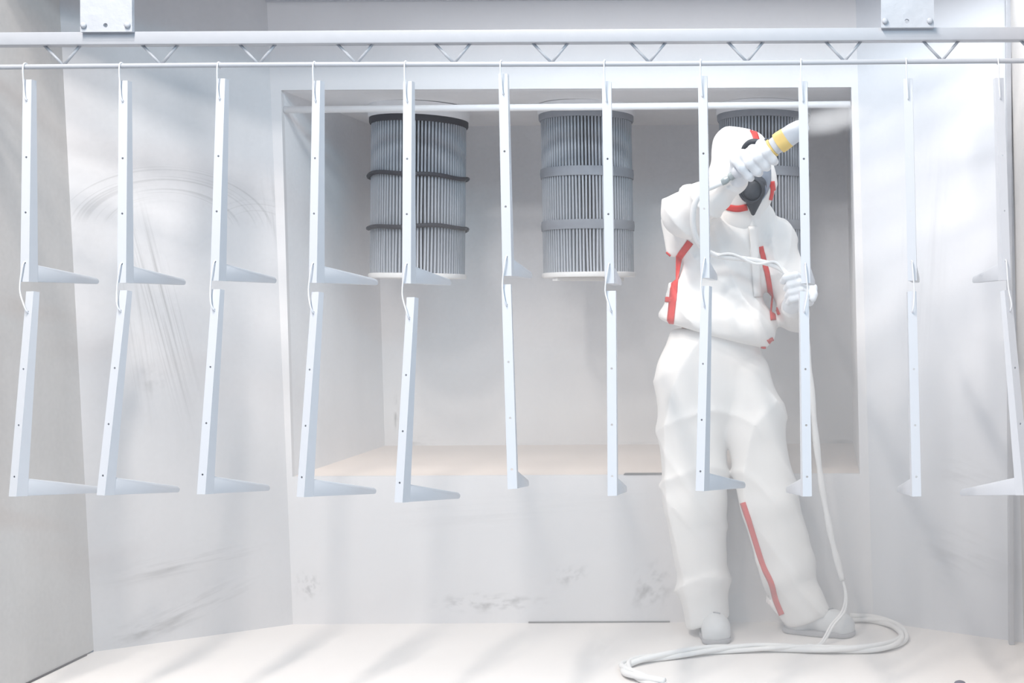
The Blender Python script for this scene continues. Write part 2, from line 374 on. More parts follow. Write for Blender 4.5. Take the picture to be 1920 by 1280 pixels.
# top (u, v), bottom of leg (u, v), column of arm tip
UP = [((51, 149), (46, 533), 180), ((231, 151), (228, 529), 342), ((414, 147), (402, 528), 512), ((593, 151), (586, 546), 703), ((764, 152), (762, 546), 839),
      ((943, 138), (951, 533), 991), ((1137, 152), (1143, 545), 1158), ((1317, 142), (1322, 528), 1338), ((1505, 152), (1511, 545), 1521), ((1702, 147), (1711, 543), 1717), ((1874, 146), (1888, 541), 1830)]
LOW = [((56, 546), (24, 924), 186), ((231, 544), (189, 925), 330), ((405, 542), (377, 924), 500), ((591, 547), (563, 931), 700), ((770, 557), (747, 942), 857),
       ((949, 533), (961, 923), 985), ((1146, 545), (1148, 934), 1168), ((1322, 536), (1312, 927), 1391), ((1508, 546), (1514, 940), 1481), ((1710, 546), (1719, 934), 1690), ((1890, 544), (1925, 916), 1806)]
def place_bracket(top, bot, tipu, ytop, pitch, label, group):
    T = at(top[0], top[1], ytop)
    B = at(bot[0], bot[1], ytop - LEG * math.sin(pitch))
    d = (B - T).normalized()
    base = T + d * LEG
    best, ba = 9e9, 0
    for k in range(-140, 141):                      # turn about the hanging axis: the way the arm swings
        a = math.radians(k * 0.5); h = Vector((math.sin(a), math.cos(a), 0)); h = (h - d * h.dot(d)).normalized()
        p = base + h * ARM; u = U0 + F * ((p.x) * cs - (p.z - H) * sn) / p.y
        if abs(u - tipu) < best: best, ba = abs(u - tipu), a
    h = Vector((math.sin(ba), math.cos(ba), 0)); h = (h - d * h.dot(d)).normalized()
    zax = -d; xax = h.cross(zax)
    mw = Matrix((xax, h, zax)).transposed().to_4x4(); mw.translation = T
    e = empty('shelf_bracket'); e.matrix_world = mw; tag(e, label, 'bracket', group)
    for nm, me in (('leg', LEGM), ('arm', ARMM)):
        o = bpy.data.objects.new(nm, me); COL.objects.link(o); o.parent = e
    return mw
def hook(p0, p1, label, group, fromrod):
    """wire: bent over the rod (or through the lower hole of the upper bracket), down to the hole of the bracket below"""
    if fromrod:
        c = Vector((p0.x, YL, zr)); r = 0.0095
        pts = [c + Vector((0, r * math.sin(a), r * math.cos(a))) for a in np.linspace(2.4, -1.1, 8)]
        pts += [c + Vector((0, -.012, -.012)), Vector((p1.x - .004, p1.y - .008, p1.z + .045)), Vector((p1.x - .002, p1.y - .007, p1.z + .012)), p1 + Vector((0, -.002, 0)), p1 + Vector((.001, .008, .002)), p1 + Vector((.004, .012, .016))]
    else:
        s = -0.011 if p0.x < -0.3 else 0.006
        pts = [p0 + Vector((.004, .010, -.012)), p0 + Vector((0, .006, .002)), p0 + Vector((0, -.004, 0)), p0 + Vector((s * .3, -.008, -.02)), Vector((p0.x + s, p0.y - .006, 0.45 * p0.z + .55 * p1.z)), Vector((p1.x + s * .5, p1.y - .010, p1.z + .02)), p1 + Vector((0, -.004, 0)), p1 + Vector((.001, .008, .002)), p1 + Vector((.003, .010, .014))]
    o = tube_obj('wire_hook', smooth_path(pts, 4), 0.0021, M_wire, None, 6)
    tag(o, label, 'hook', group)
for i in range(11):
    up = place_bracket(*UP[i], YL + .004, 0.01, f'white tapered shelf bracket, {ORD[i]} in the upper hanging row', 'shelf brackets in the upper row')
    lo = place_bracket(*LOW[i], YL + .002, 0.13, f'white tapered shelf bracket, {ORD[i]} in the lower hanging row', 'shelf brackets in the lower row')
    hk = at(UP[i][0][0] - 3, 120, YL)
    hook(hk, up @ Vector((0, 0, -HOLES[0])), f'white wire hook over the rod, holding the {ORD[i]} upper bracket', 'wire hooks on the rod', True)
    hook(up @ Vector((0, 0, -HOLES[3])), lo @ Vector((0, 0, -HOLES[0])), f'white wire link between upper and lower bracket, {ORD[i]}', 'wire links between the bracket rows', False)

# ------------------------------------------------------------------ filter cartridges
M_pleat = plain('pleated_filter_media', (0.43, 0.455, 0.50), 0.9, var=0.45, scale=4, spec=0.1)
M_black = plain('black_rubber_band', (0.035, 0.035, 0.045), 0.6)
M_grey = plain('grey_felt_band', (0.27, 0.285, 0.32), 0.85, var=0.15, scale=40)
M_cap = plain('white_filter_cap', (0.80, 0.79, 0.78), 0.5, var=0.04)
def cartridge(u, vtop, vbot, y, r, lean, kind, label):
    ct, cb = at(u, vtop, y), at(u, vbot, y)
    zt, zb = ct.z, cb.z; x = ct.x
    e = empty('filter_cartridge', (x, y, zb)); tag(e, label, 'filter', 'filter cartridges in the recess')
    e.rotation_euler = (0.0, lean, 0)
    hgt = zt - zb; N = 84; rows = 9; verts, faces = [], []
    rnd = random.Random(int(u))
    jit = [(rnd.uniform(-.18, .18), rnd.uniform(.85, 1.1)) for _ in range(N)]
    for j in range(rows):
        z = hgt * j / (rows - 1); t = j / (rows - 1)
        for k in range(N):
            for fr_, dp in ((0.0, 0.001), (0.25, 0.0), (0.5, 0.001), (0.66, 0.045), (0.84, 0.045)):
                wob = jit[k][0] * math.sin(t * 7 + k) * (1 - t)
                a = 2 * math.pi * (k + fr_ + wob) / N
                rr = r - dp * jit[k][1]
                verts.append((rr * math.cos(a), rr * math.sin(a), z))
    n2 = 5 * N
    for j in range(rows - 1):
        for k in range(n2):
            k2 = (k + 1) % n2; faces.append((j * n2 + k, j * n2 + k2, (j + 1) * n2 + k2, (j + 1) * n2 + k))
    mesh_obj('pleated_media', verts, faces, M_pleat, e)
    rim = M_black if kind == 0 else M_grey
    v, f = lathe([(r - .03, hgt - .012), (r + .004, hgt - .012), (r + .008, hgt - .006), (r + .008, hgt + .012), (r - .03, hgt + .012)], 64)
    sharp(mesh_obj('top_rim', v, f, rim, e))
    v, f = lathe([(r - .02, hgt + .012), (r + .012, hgt + .012), (r + .012, ZC - zb - .001), (r - .02, ZC - zb - .001)], 64)
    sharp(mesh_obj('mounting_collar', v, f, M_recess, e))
    v, f = lathe([(0.02, -.006), (r + .003, -.006), (r + .006, 0.0), (r + .006, .010), (r - .002, .013), (.02, .013)], 64)
    sharp(mesh_obj('bottom_cap', v, f, M_cap, e))
    for fr in (0.645, 0.315):
        zc = hgt * fr; hh, dr = (0.008, 0.006) if kind == 0 else (0.018, 0.004)
        if kind == 0:                                # loose cord-like band that sags
            pts = [Vector(((r + .007) * math.cos(a), (r + .007) * math.sin(a), zc + .004 * math.sin(2 * a + fr * 9) + .003 * math.sin(5 * a))) for a in np.linspace(0, 2 * math.pi, 49)]
            tube_obj('band', pts, 0.0085, rim, e, 8)
        else:
            v, f = lathe([(r - .002, zc - hh), (r + dr, zc - hh), (r + dr + .002, zc), (r + dr, zc + hh), (r - .002, zc + hh)], 64)
            sharp(mesh_obj('band', v, f, rim, e))
    if kind == 1:
        b = sharp(bm_obj('tie_bar', box_bm(-.17, .17, -.015, .015, -.020, -.008, 0.003), M_cap, e)); b.rotation_euler = (0, 0, 0.9)
    return e
YF = 4.60
cartridge(782, 232, 519, YF, 0.178, 0.015, 0, 'pleated filter cartridge with black rubber bands, left of the three')
cartridge(1103, 224, 517, YF, 0.176, -0.012, 1, 'pleated filter cartridge with grey bands, middle one in open view')
cartridge(1432, 224, 517, YF, 0.176, 0.0, 2, 'pleated filter cartridge with grey bands, partly hidden behind the hooded worker')

# ------------------------------------------------------------------ the worker
def V(u, v, y): p = at(u, v, y); return np.array((p.x, p.y, p.z))
def rcone(P, a, b, ra, rb, sc=(1, 1, 1)):           # tapered capsule, space squeezed by sc around a
    s = np.array(sc); Q = (P - a) / s; d = (b - a) / s
    t = np.clip((Q @ d) / max(d @ d, 1e-9), 0, 1)
    return (np.linalg.norm(Q - t[..., None] * d, axis=-1) - (ra + (rb - ra) * t)) * min(sc)
def ell(P, c, r, rot=None):
    Q = P - c
    if rot is not None: Q = Q @ rot
    r = np.array(r); k = np.linalg.norm(Q / r, axis=-1); k2 = np.linalg.norm(Q / (r * r), axis=-1) + 1e-9
    return k * (k - 1) / k2
def smin(a, b, k): h = np.clip(0.5 + 0.5 * (b - a) / k, 0, 1); return b + (a - b) * h - k * h * (1 - h)
def smax(a, b, k): return -smin(-a, -b, k)
def chain(P, pts, k=0.02, sc=(1, 1, 1)):
    d = None
    for (a, ra), (b, rb) in zip(pts[:-1], pts[1:]):
        e = rcone(P, a, b, ra, rb, sc); d = e if d is None else smin(d, e, k)
    return d
def folds(P, s=1.0, seed=0.0):
    x, y, z = P[..., 0] * s + seed, P[..., 1] * s + seed * .7, P[..., 2] * s - seed * .3
    w = np.sin(9 * x + 5 * z + 2 * np.sin(7 * z + 4 * y)) + .7 * np.sin(17 * x - 8 * z + 1.5 * np.sin(12 * y + 5 * x)) + .45 * np.sin(31 * z + 14 * x + 2 * np.sin(19 * x + 9 * y)) + .3 * np.sin(53 * x + 21 * z + 2 * np.sin(27 * z))
    return w
def ridge(t): return (1 - np.abs(np.sin(t))) ** 2.2
def surf(fn, lo, hi, h):
    """surface nets: quad mesh of fn = 0"""
    lo = np.array(lo); n = np.ceil((np.array(hi) - lo) / h).astype(int) + 1
    g = np.stack(np.meshgrid(*[lo[i] + h * np.arange(n[i]) for i in range(3)], indexing='ij'), -1)
    Fv = fn(g); ins = Fv < 0
    cs8 = [(i, j, k) for i in (0, 1) for j in (0, 1) for k in (0, 1)]
    m = n - 1
    def sl(A, o): return A[o[0]:o[0] + m[0], o[1]:o[1] + m[1], o[2]:o[2] + m[2]]
    cnt = np.zeros(m, int)
    for o in cs8: cnt += sl(ins, o)
    act = (cnt > 0) & (cnt < 8)
    acc = np.zeros(tuple(m) + (3,)); num = np.zeros(m)
    for o in cs8:
        for ax in range(3):
            if o[ax]: continue
            p = list(o); p[ax] = 1
            a, b = sl(Fv, o), sl(Fv, tuple(p)); cr = (a < 0) != (b < 0)
            t = np.where(cr, a / np.where(cr, a - b, 1), 0)
            for q in range(3):
                acc[..., q] += np.where(cr, o[q] + (t if q == ax else 0), 0)
            num += cr
    idx = -np.ones(m, int); idx[act] = np.arange(act.sum())
    cell = np.argwhere(act)
    vts = lo + h * (cell + acc[act] / num[act][:, None])
    quads = []
    for ax in range(3):
        b_, c_ = (ax + 1) % 3, (ax + 2) % 3
        s0 = [slice(1, m[q]) for q in range(3)]; s0[ax] = slice(0, m[ax])
        s1 = list(s0); s1[ax] = slice(1, m[ax] + 1)
        A, B = ins[tuple(s0)], ins[tuple(s1)]
        e = np.argwhere(A != B) + np.array([0 if q == ax else 1 for q in range(3)])
        if not len(e): continue
        fl = ins[e[:, 0], e[:, 1], e[:, 2]]
        db = np.eye(3, dtype=int)[b_]; dc = np.eye(3, dtype=int)[c_]
        q4 = np.stack([idx[tuple((e - db - dc).T)], idx[tuple((e - dc).T)], idx[tuple(e.T)], idx[tuple((e - db).T)]], 1)
        q4[~fl] = q4[~fl][:, ::-1]
        quads.append(q4)
    Q = np.concatenate(quads); nv_ = len(vts)
    for lam in (.55, -.57, .55, -.57, .5):             # even out the grid steps without shrinking
        sm = np.zeros_like(vts); ct = np.zeros(nv_)
        for a_ in range(4):
            np.add.at(sm, Q[:, a_], vts[Q[:, (a_ + 1) % 4]]); np.add.at(ct, Q[:, a_], 1)
            np.add.at(sm, Q[:, (a_ + 1) % 4], vts[Q[:, a_]]); np.add.at(ct, Q[:, (a_ + 1) % 4], 1)
        vts = vts + lam * (sm / ct[:, None] - vts)
    return vts, Q
def surf_obj(name, fn, lo, hi, h, mat, parent):
    v, f = surf(fn, lo, hi, h)
    m = bpy.data.meshes.new(name); m.from_pydata(v.tolist(), [], f.tolist()); m.update()
    m.polygons.foreach_set('use_smooth', [True] * len(m.polygons)); m.materials.append(mat)
    o = bpy.data.objects.new(name, m); COL.objects.link(o)
    if parent is not None: adopt(o, parent)
    return o
def bounds(pts, pad):
    A = np.array(pts); return A.min(0) - pad, A.max(0) + pad
CAMP = np.array((0, 0, H))
def hit(fn, u, v, y0=3.3, y1=4.5):                   # where the sight line through (u, v) meets the surface, with normal
    p = V(u, v, y0); d = V(u, v, y1) - p; L = np.linalg.norm(d); d /= L; t = 0.0
    for _ in range(140):
        s = float(fn((p + d * t)[None])[0])
        if s < 0.0004: break
        t += max(s * 0.7, 0.0006)
        if t > L: return None
    q = p + d * t; e = 0.003
    n = np.array([float(fn((q + e * a)[None])[0] - fn((q - e * a)[None])[0]) for a in np.eye(3)]); n /= np.linalg.norm(n) + 1e-9
    return q, n
def tape(name, fn, path, width, mat, parent, off=0.0016, n=9):
    """strip of tape laid on the garment; path in (u, v), width in px"""
    pts = smooth_path([(u, v, 0) for u, v in path], n); rows = []
    for i, p in enumerate(pts):
        t = (pts[min(i + 1, len(pts) - 1)] - pts[max(i - 1, 0)]).normalized(); s = Vector((-t.y, t.x, 0)) * width / 2
        r = []
        for k in (-1, -.33, .33, 1):
            h_ = hit(fn, p.x + s.x * k, p.y + s.y * k)
            r.append(None if h_ is None else h_[0] + h_[1] * off)
        good = [x for x in r if x is not None]
        if len(good) < 2: continue
        yv = [x[1] for x in good]
        if max(yv) - min(yv) > 0.05: continue
        for k in range(4):
            if r[k] is None: r[k] = good[0] if k < 2 else good[-1]
        rows.append(r)
    runs = [[]]
    for i, r in enumerate(rows):
        if i and np.linalg.norm(rows[i - 1][1] - r[1]) > 0.08: runs.append([])
        runs[-1].append(r)
    rows = max(runs, key=len)
    verts = [x for r in rows for x in r]; faces = []
    for i in range(len(rows) - 1):
        if np.linalg.norm(rows[i][1] - rows[i + 1][1]) > 0.08: continue
        for k in range(3): faces.append((i * 4 + k, i * 4 + k + 1, i * 4 + 5 + k, i * 4 + 4 + k))
    o = mesh_obj(name, verts, faces, mat, None, True)
    md = o.modifiers.new('thickness', 'SOLIDIFY'); md.thickness = 0.0016; md.offset = 0
    return adopt(o, parent)

M_suit = plain('white_coverall_fabric', (0.80, 0.785, 0.77), 0.75, var=0.03, scale=14, spec=0.2)
M_glove = plain('white_glove_fabric', (0.74, 0.755, 0.78), 0.8, var=0.04, scale=30, spec=0.2)
M_tape = plain('red_seam_tape', (0.66, 0.055, 0.05), 0.5, var=0.25, scale=30)
M_skin = plain('skin', (0.52, 0.36, 0.29), 0.55, var=0.06)
M_mask = plain('dark_mask_rubber', (0.035, 0.042, 0.055), 0.6, var=0.2, scale=25)
M_lens = plain('dusty_visor', (0.24, 0.28, 0.35), 0.25, var=0.2, scale=20)
M_shoe = plain('powdered_shoe', (0.64, 0.65, 0.66), 0.85, var=0.10, scale=40)
M_sole = plain('shoe_sole', (0.36, 0.36, 0.38), 0.85, var=0.1)
M_hose = plain('milky_hose', (0.78, 0.775, 0.77), 0.6, var=0.10, scale=40)
M_gun = plain('gun_body_grey', (0.60, 0.62, 0.66), 0.5, var=0.06)
M_yellow = plain('yellow_gun_collar', (0.82, 0.60, 0.22), 0.5, var=0.12, scale=30)
M_fitting = plain('metal_fitting', (0.36, 0.40, 0.41), 0.4, metal=0.3, var=0.1)

feet_c = V(1400, 1185, 4.05)
# joints
sR, eR, wR = V(1318, 392, 4.02), V(1278, 418, 3.86), V(1383, 332, 3.69)
sL, eL, wL = V(1450, 432, 4.08), V(1490, 585, 4.10), V(1482, 568, 3.92)
hipR, kneeR, ankR = V(1300, 700, 4.07), V(1305, 920, 4.02), V(1324, 1128, 4.07)
hipL, kneeL, ankL = V(1400, 700, 4.07), V(1447, 930, 4.03), V(1507, 1132, 4.06)
chest, waist, pelvis = V(1362, 462, 4.06), V(1345, 590, 4.07), V(1345, 670, 4.08)
headc = V(1402, 318, 3.985)

def body_fn(P):
    d = chain(P, [(V(1395, 292, 4.0), .070), (V(1405, 350, 3.965), .062)], .03)              # skull to jaw
    d = smin(d, ell(P, V(1412, 335, 3.895), (.012, .022, .024)), .012)                        # nose
    for s in (1352, 1450): d = smin(d, ell(P, V(s - 2, 322, 4.0), (.010, .018, .028)), .008)  # ears
    for s in (1398, 1428): d = smax(d, -ell(P, V(s, 318, 3.905), (.014, .012, .009)), .008)   # eye sockets
    d = smax(d, -ell(P, V(1412, 352, 3.893), (.022, .010, .004)), .004)                       # mouth
    d = smin(d, rcone(P, V(1398, 370, 3.99), V(1385, 420, 4.04), .05, .055), .03)
    d = smin(d, rcone(P, chest, waist, .120, .115, (1, .75, 1)), .05)
    d = smin(d, rcone(P, waist, pelvis, .112, .105, (1, .8, 1)), .05)
    d = smin(d, chain(P, [(sR, .045), (V(1290, 408, 3.88), .034), (wR, .026)]), .04)
    d = smin(d, chain(P, [(sL, .045), (V(1486, 578, 4.08), .032), (wL, .026)]), .04)
    d = smin(d, chain(P, [(hipR, .070), (kneeR, .050), (ankR, .032)]), .05)
    d = smin(d, chain(P, [(hipL, .068), (kneeL, .050), (ankL, .032)]), .05)
    d = smin(d, rcone(P, ankR, V(1333, 1186, 4.0), .028, .022), .02)
    d = smin(d, rcone(P, ankL, V(1545, 1176, 4.04), .028, .020), .02)
    d = smin(d, ell(P, V(1402, 306, 3.655), (.03, .02, .03)), .02)
    d = smin(d, ell(P, V(1492, 545, 3.86), (.025, .02, .03)), .02)
    return d
lo, hi = bounds([sR, eR, wR, sL, eL, hipR, ankR, ankL, V(1340, 1190, 3.9), V(1560, 1190, 4.0), V(1400, 250, 4.0), V(1400, 300, 3.62)], .14)
lo[2] = max(lo[2], .02)
person = surf_obj('person', body_fn, lo, hi, 0.011, M_skin, None)
person.data.transform(Matrix.Translation(-Vector(feet_c.tolist()))); person.location = feet_c
tag(person, 'worker in white hooded coverall and mask, aiming a spray gun upward', 'person')

HEM0, HEM1 = V(1228, 600, 3.95), V(1452, 662, 3.95)
hem_n = np.array((-(HEM1 - HEM0)[2], 0, (HEM1 - HEM0)[0])); hem_n /= np.linalg.norm(hem_n)   # points up
def jacket_fn(P):
    d = rcone(P, V(1366, 468, 4.06), V(1343, 575, 4.06), .150, .172, (1, .72, 1))
    d = smin(d, ell(P, V(1342, 596, 4.055), (.208, .155, .085)), .05)                         # bloused hem
    d = smin(d, ell(P, V(1392, 618, 4.05), (.120, .140, .078)), .05)
    d = smin(d, ell(P, V(1292, 430, 4.03), (.085, .085, .105)), .04)                          # gathered cloth under the raised arm
    d = smin(d, rcone(P, V(1268, 392, 4.02), V(1262, 470, 4.03), .050, .030), .03)
    d = smin(d, chain(P, [(V(1372, 405, 4.05), .095), (V(1322, 384, 4.03), .088)]), .05)      # raised shoulder
    d = smin(d, chain(P, [(V(1320, 386, 4.02), .088), (V(1281, 402, 3.88), .078), (V(1340, 368, 3.76), .056), (V(1380, 336, 3.70), .040)], .03), .03)
    d = smin(d, chain(P, [(V(1392, 420, 4.06), .085), (V(1446, 450, 4.08), .082), (V(1478, 520, 4.09), .068), (V(1488, 590, 4.08), .060), (V(1483, 575, 3.95), .045)], .03), .035)
    d = smin(d, rcone(P, V(1400, 392, 4.01), V(1385, 425, 4.03), .080, .095), .04)            # collar
    x, y, z = P[..., 0], P[..., 1], P[..., 2]
    d = d + 0.0022 * folds(P, 1.0, 1.3)
    zf = np.clip((1.52 - z) / .25, 0, 1)
    d = d - 0.019 * zf * ridge(13 * x + 3.0 * z + 1.4 * np.sin(5 * z + 1) + 1.0 * np.sin(8 * y + 4 * x))
    d = d - 0.014 * ridge(15 * z + 10 * x + 1.8 * np.sin(6 * x + 3) + 1.2 * np.sin(11 * y)) * (.4 + .6 * np.sin(4 * z + 3 * x) ** 2)
    d = d - 0.0065 * ridge(33 * x - 21 * z + 2.2 * np.sin(9 * z + 5 * x) + 1.5 * np.sin(17 * y)) * np.clip(np.sin(6 * x + 5 * z + 1) + .3, 0, 1)
    d = d + 0.009
    d = d - 0.006 * np.exp(-((x - V(1418, 0, 3.93)[0] + (z - 1.2) * .05) / .012) ** 2) * (P[..., 1] < 4.0)    # zip placket
    d = smax(d, -((P - HEM0) @ hem_n), .022)
    return d
def trousers_fn(P):
    d = rcone(P, V(1342, 650, 4.07), V(1338, 715, 4.075), .170, .175, (1, .72, 1))
    d = smin(d, chain(P, [(V(1299, 705, 4.075), .125), (V(1300, 800, 4.06), .120), (V(1303, 940, 4.045), .112), (V(1318, 1090, 4.065), .090), (V(1327, 1156, 4.065), .082)], .02, (1, .92, 1)), .05)
    d = smin(d, chain(P, [(V(1388, 705, 4.075), .115), (V(1413, 800, 4.06), .105), (V(1444, 940, 4.05), .100), (V(1478, 1060, 4.065), .092), (V(1508, 1146, 4.06), .080)], .02, (1, .9, 1)), .010)
    amp = 0.0040
    z = P[..., 2]
    x = P[..., 0]
    d = d + .0018 * folds(P * np.array((1.15, 1, .55)), .9, 4.1) + .005
    d = d - 0.018 * ridge(10.5 * x - 2.2 * z + 1.3 * np.sin(3.4 * z + 2 * x) + .9 * np.sin(7 * P[..., 1] + 1))
    cr = np.exp(-((z - .13) / .10) ** 2) + .7 * np.exp(-((z - .52) / .10) ** 2) + .8 * np.exp(-((z - .80) / .10) ** 2)
    d = d - 0.006 * ridge(24 * x + 17 * z + 2.0 * np.sin(7 * z + 5 * x)) * np.clip(np.sin(5 * x + 7 * z) + .2, 0, 1)
    d = d - 0.017 * cr * ridge(17 * z + 8 * x + 1.6 * np.sin(9 * x + 1) + 1.0 * np.sin(8 * P[..., 1]))
    d = d - 0.008 * np.exp(-((z - .20 + .25 * (P[..., 0] + .35) ** 2) / .035) ** 2) * np.sin(P[..., 0] * 30)
    h1 = (P - V(1330, 1172, 4.0)) @ np.array((-.28, .14, 1.0)); h2 = (P - V(1505, 1174, 4.0)) @ np.array((-.36, 0.05, 1.0))
    d = smax(d, -np.where(P[..., 0] < V(1418, 1100, 4.05)[0], h1, h2), .012)
    d = smax(d, z - V(0, 622, 4.07)[2], .02)
    return d
def hood_fn(P):
    d = chain(P, [(V(1394, 288, 4.005), .092), (V(1398, 340, 3.98), .100), (V(1385, 398, 4.02), .100)], .03)
    d = smin(d, ell(P, V(1368, 268, 4.04), (.050, .06, .058)), .04)
    d = smin(d, rcone(P, V(1372, 300, 4.05), V(1345, 352, 4.06), .060, .058), .05)
    d = d + 0.0022 * folds(P, 1.5, 2.2) - .006 * ridge(22 * P[..., 2] + 9 * P[..., 0] + 1.5 * np.sin(12 * P[..., 0])) * np.clip((1.62 - P[..., 2]) / .08, 0, 1) + .002
    d = smax(d, -ell(P, V(1420, 329, 3.87), (.056, .075, .123)), .006)                       # face opening
    return d
def jk_lo_hi(): return bounds([V(1240, 380, 4), V(1225, 660, 4), V(1460, 400, 4), V(1500, 640, 4), V(1380, 330, 3.66), V(1400, 400, 4.2)], .06)
lo, hi = jk_lo_hi()
jacket = surf_obj('coverall_jacket', jacket_fn, lo, hi, 0.0058, M_suit, person); jacket['label'] = 'white bloused coverall jacket with red seam tape'
lo, hi = bounds([V(1215, 620, 4), V(1480, 620, 4), V(1240, 1180, 4), V(1560, 1180, 4), V(1300, 700, 3.92), V(1300, 700, 4.20)], .04)
trous = surf_obj('coverall_trousers', trousers_fn, lo, hi, 0.0062, M_suit, person)
lo, hi = bounds([V(1335, 236, 3.9), V(1455, 430, 4.12)], .05)
hood = surf_obj('hood', hood_fn, lo, hi, 0.0048, M_suit, person)

# red tape on the seams
def tp(fn, path, w, par, **k):
    o = tape('seam_tape', fn, path, w, M_tape, None or person, **k)
    o.parent = par; o.matrix_parent_inverse = Matrix.Translation(person.location).inverted() if par is person else Matrix.Identity(4)
    return o
def under(o, par):                                   # sub-part: par already sits in the person's frame
    o.parent = par; o.matrix_parent_inverse = (Matrix.Translation(person.location) @ par.matrix_parent_inverse @ par.matrix_basis).inverted(); return o
for fn, par, path, w in (
    (jacket_fn, jacket, [(1306, 437), (1288, 462), (1270, 490), (1266, 520), (1262, 560), (1257, 606)], 13),
    (jacket_fn, jacket, [(1241, 468), (1254, 480), (1268, 492)], 8),
    (jacket_fn, jacket, [(1235, 559), (1248, 561), (1261, 562)], 10),
    (jacket_fn, jacket, [(1264, 616), (1278, 623), (1297, 627)], 11),
    (jacket_fn, jacket, [(1336, 634), (1362, 644), (1395, 652), (1436, 652)], 5),
    (jacket_fn, jacket, [(1426, 462), (1433, 490), (1440, 520), (1446, 560), (1450, 605)], 10),
    (jacket_fn, jacket, [(1440, 641), (1450, 636)], 9),
    (jacket_fn, jacket, [(1456, 584), (1470, 578)], 14),
    (hood_fn, hood, [(1409, 240), (1415, 252), (1419, 266)], 11),
    (hood_fn, hood, [(1354, 383), (1368, 389), (1384, 391), (1401, 388)], 12),
    (hood_fn, hood, [(1447, 340), (1449, 358), (1446, 375)], 9),
    (trousers_fn, trous, [(1393, 942), (1404, 975), (1418, 1020), (1431, 1060), (1446, 1092), (1455, 1125), (1466, 1152)], 10)):
    under(tape('seam_tape', fn, path, w, M_tape, person), par)

flap = tape('zip_flap', jacket_fn, [(1411, 424), (1414, 470), (1418, 530), (1422, 590), (1425, 636)], 15, M_suit, person, off=0.004, n=7)
under(flap, jacket)
# mask under the hood
def mask_fn(P):
    d = ell(P, V(1421, 325, 3.925), (.046, .055, .088))
    return d + .0008 * folds(P, 2.0, 5)
lo, hi = bounds([V(1395, 270, 3.83), V(1450, 400, 4.0)], .03)
maskg = surf_obj('respirator_mask', mask_fn, lo, hi, 0.0045, M_lens, person); maskg['label'] = 'dusty blue-grey face mask under the hood'
def cup_fn(P):
    d = smin(rcone(P, V(1413, 362, 3.875), V(1412, 400, 3.905), .040, .008), ell(P, V(1417, 345, 3.885), (.036, .045, .03)), .02)
    return d
lo, hi = bounds([V(1385, 320, 3.83), V(1440, 405, 3.95)], .03)
under(surf_obj('chin_cup', cup_fn, lo, hi, 0.0042, M_mask, person), maskg)
ax = Vector((-0.10, -1, -0.12)); cpos = Vector(V(1411, 356, 3.875).tolist())
v, f = lathe([(.002, -.01), (.040, -.01), (.044, .000), (.044, .026), (.040, .032), (.036, .033), (.034, .027), (.002, .025)], 40, cpos, ax)
can = under(sharp(adopt(mesh_obj('filter_canister', v, f, M_mask), person)), maskg)
v, f = lathe([(.044, .000), (.047, .001), (.047, .007), (.044, .008)], 40, cpos, ax)
under(sharp(adopt(mesh_obj('canister_ring', v, f, M_lens), person)), maskg)
ring = []
for (u, v_, y) in ((1389, 287, 3.905), (1396, 275, 3.89), (1407, 267, 3.88), (1419, 266, 3.875), (1431, 267, 3.88), (1441, 262, 3.89), (1450, 288, 3.92)):
    ring.append(Vector(V(u, v_, y).tolist()))
rp = smooth_path(ring, 5)
band = adopt(tube_obj('visor_frame', rp, [.003 + .0085 * math.sin(math.pi * min(1, i / (len(rp) - 6))) if i < len(rp) - 5 else .003 for i in range(len(rp))], M_mask, None, 8), person)
under(band, maskg)

# ---- spray gun, held in the right hand
G0, G1 = Vector(V(1352, 344, 3.655).tolist()), Vector(V(1513, 232, 3.585).tolist())
gax = (G1 - G0).normalized(); GL = (G1 - G0).length
gun = empty('spray_gun', G0); tag(gun, 'grey powder spray gun with yellow collar held in a white glove', 'spray gun')
def gpart(name, prof, mat, seg=28):
    v, f = lathe(prof, seg, G0, gax); return adopt(sharp(mesh_obj(name, v, f, mat)), gun)
def gl(u): return (u - 1352) / (1513 - 1352) * GL
gpart('cable_fitting', [(.004, gl(1353)), (.009, gl(1353)), (.0115, gl(1358)), (.0115, gl(1363)), (.009, gl(1365)), (.009, gl(1368)), (.0125, gl(1369)), (.0125, gl(1378)), (.008, gl(1380))], M_fitting)
gpart('grip', [(.006, gl(1374)), (.014, gl(1376)), (.0215, gl(1383)), (.0225, gl(1400)), (.0215, gl(1440)), (.018, gl(1444))], M_gun)
gpart('collar', [(.015, gl(1441)), (.027, gl(1442)), (.0295, gl(1446)), (.0295, gl(1450)), (.022, gl(1451))], M_yellow)
gpart('barrel', [(.018, gl(1449)), (.0265, gl(1451)), (.0275, gl(1458)), (.026, gl(1461))], M_gun)
gpart('nozzle_collar', [(.020, gl(1459)), (.0325, gl(1460)), (.0335, gl(1465)), (.032, gl(1477)), (.024, gl(1478))], M_yellow)
gpart('nozzle', [(.020, gl(1475)), (.0315, gl(1477)), (.031, gl(1490)), (.027, gl(1502)), (.019, gl(1511)), (.010, gl(1513))], M_bracket)
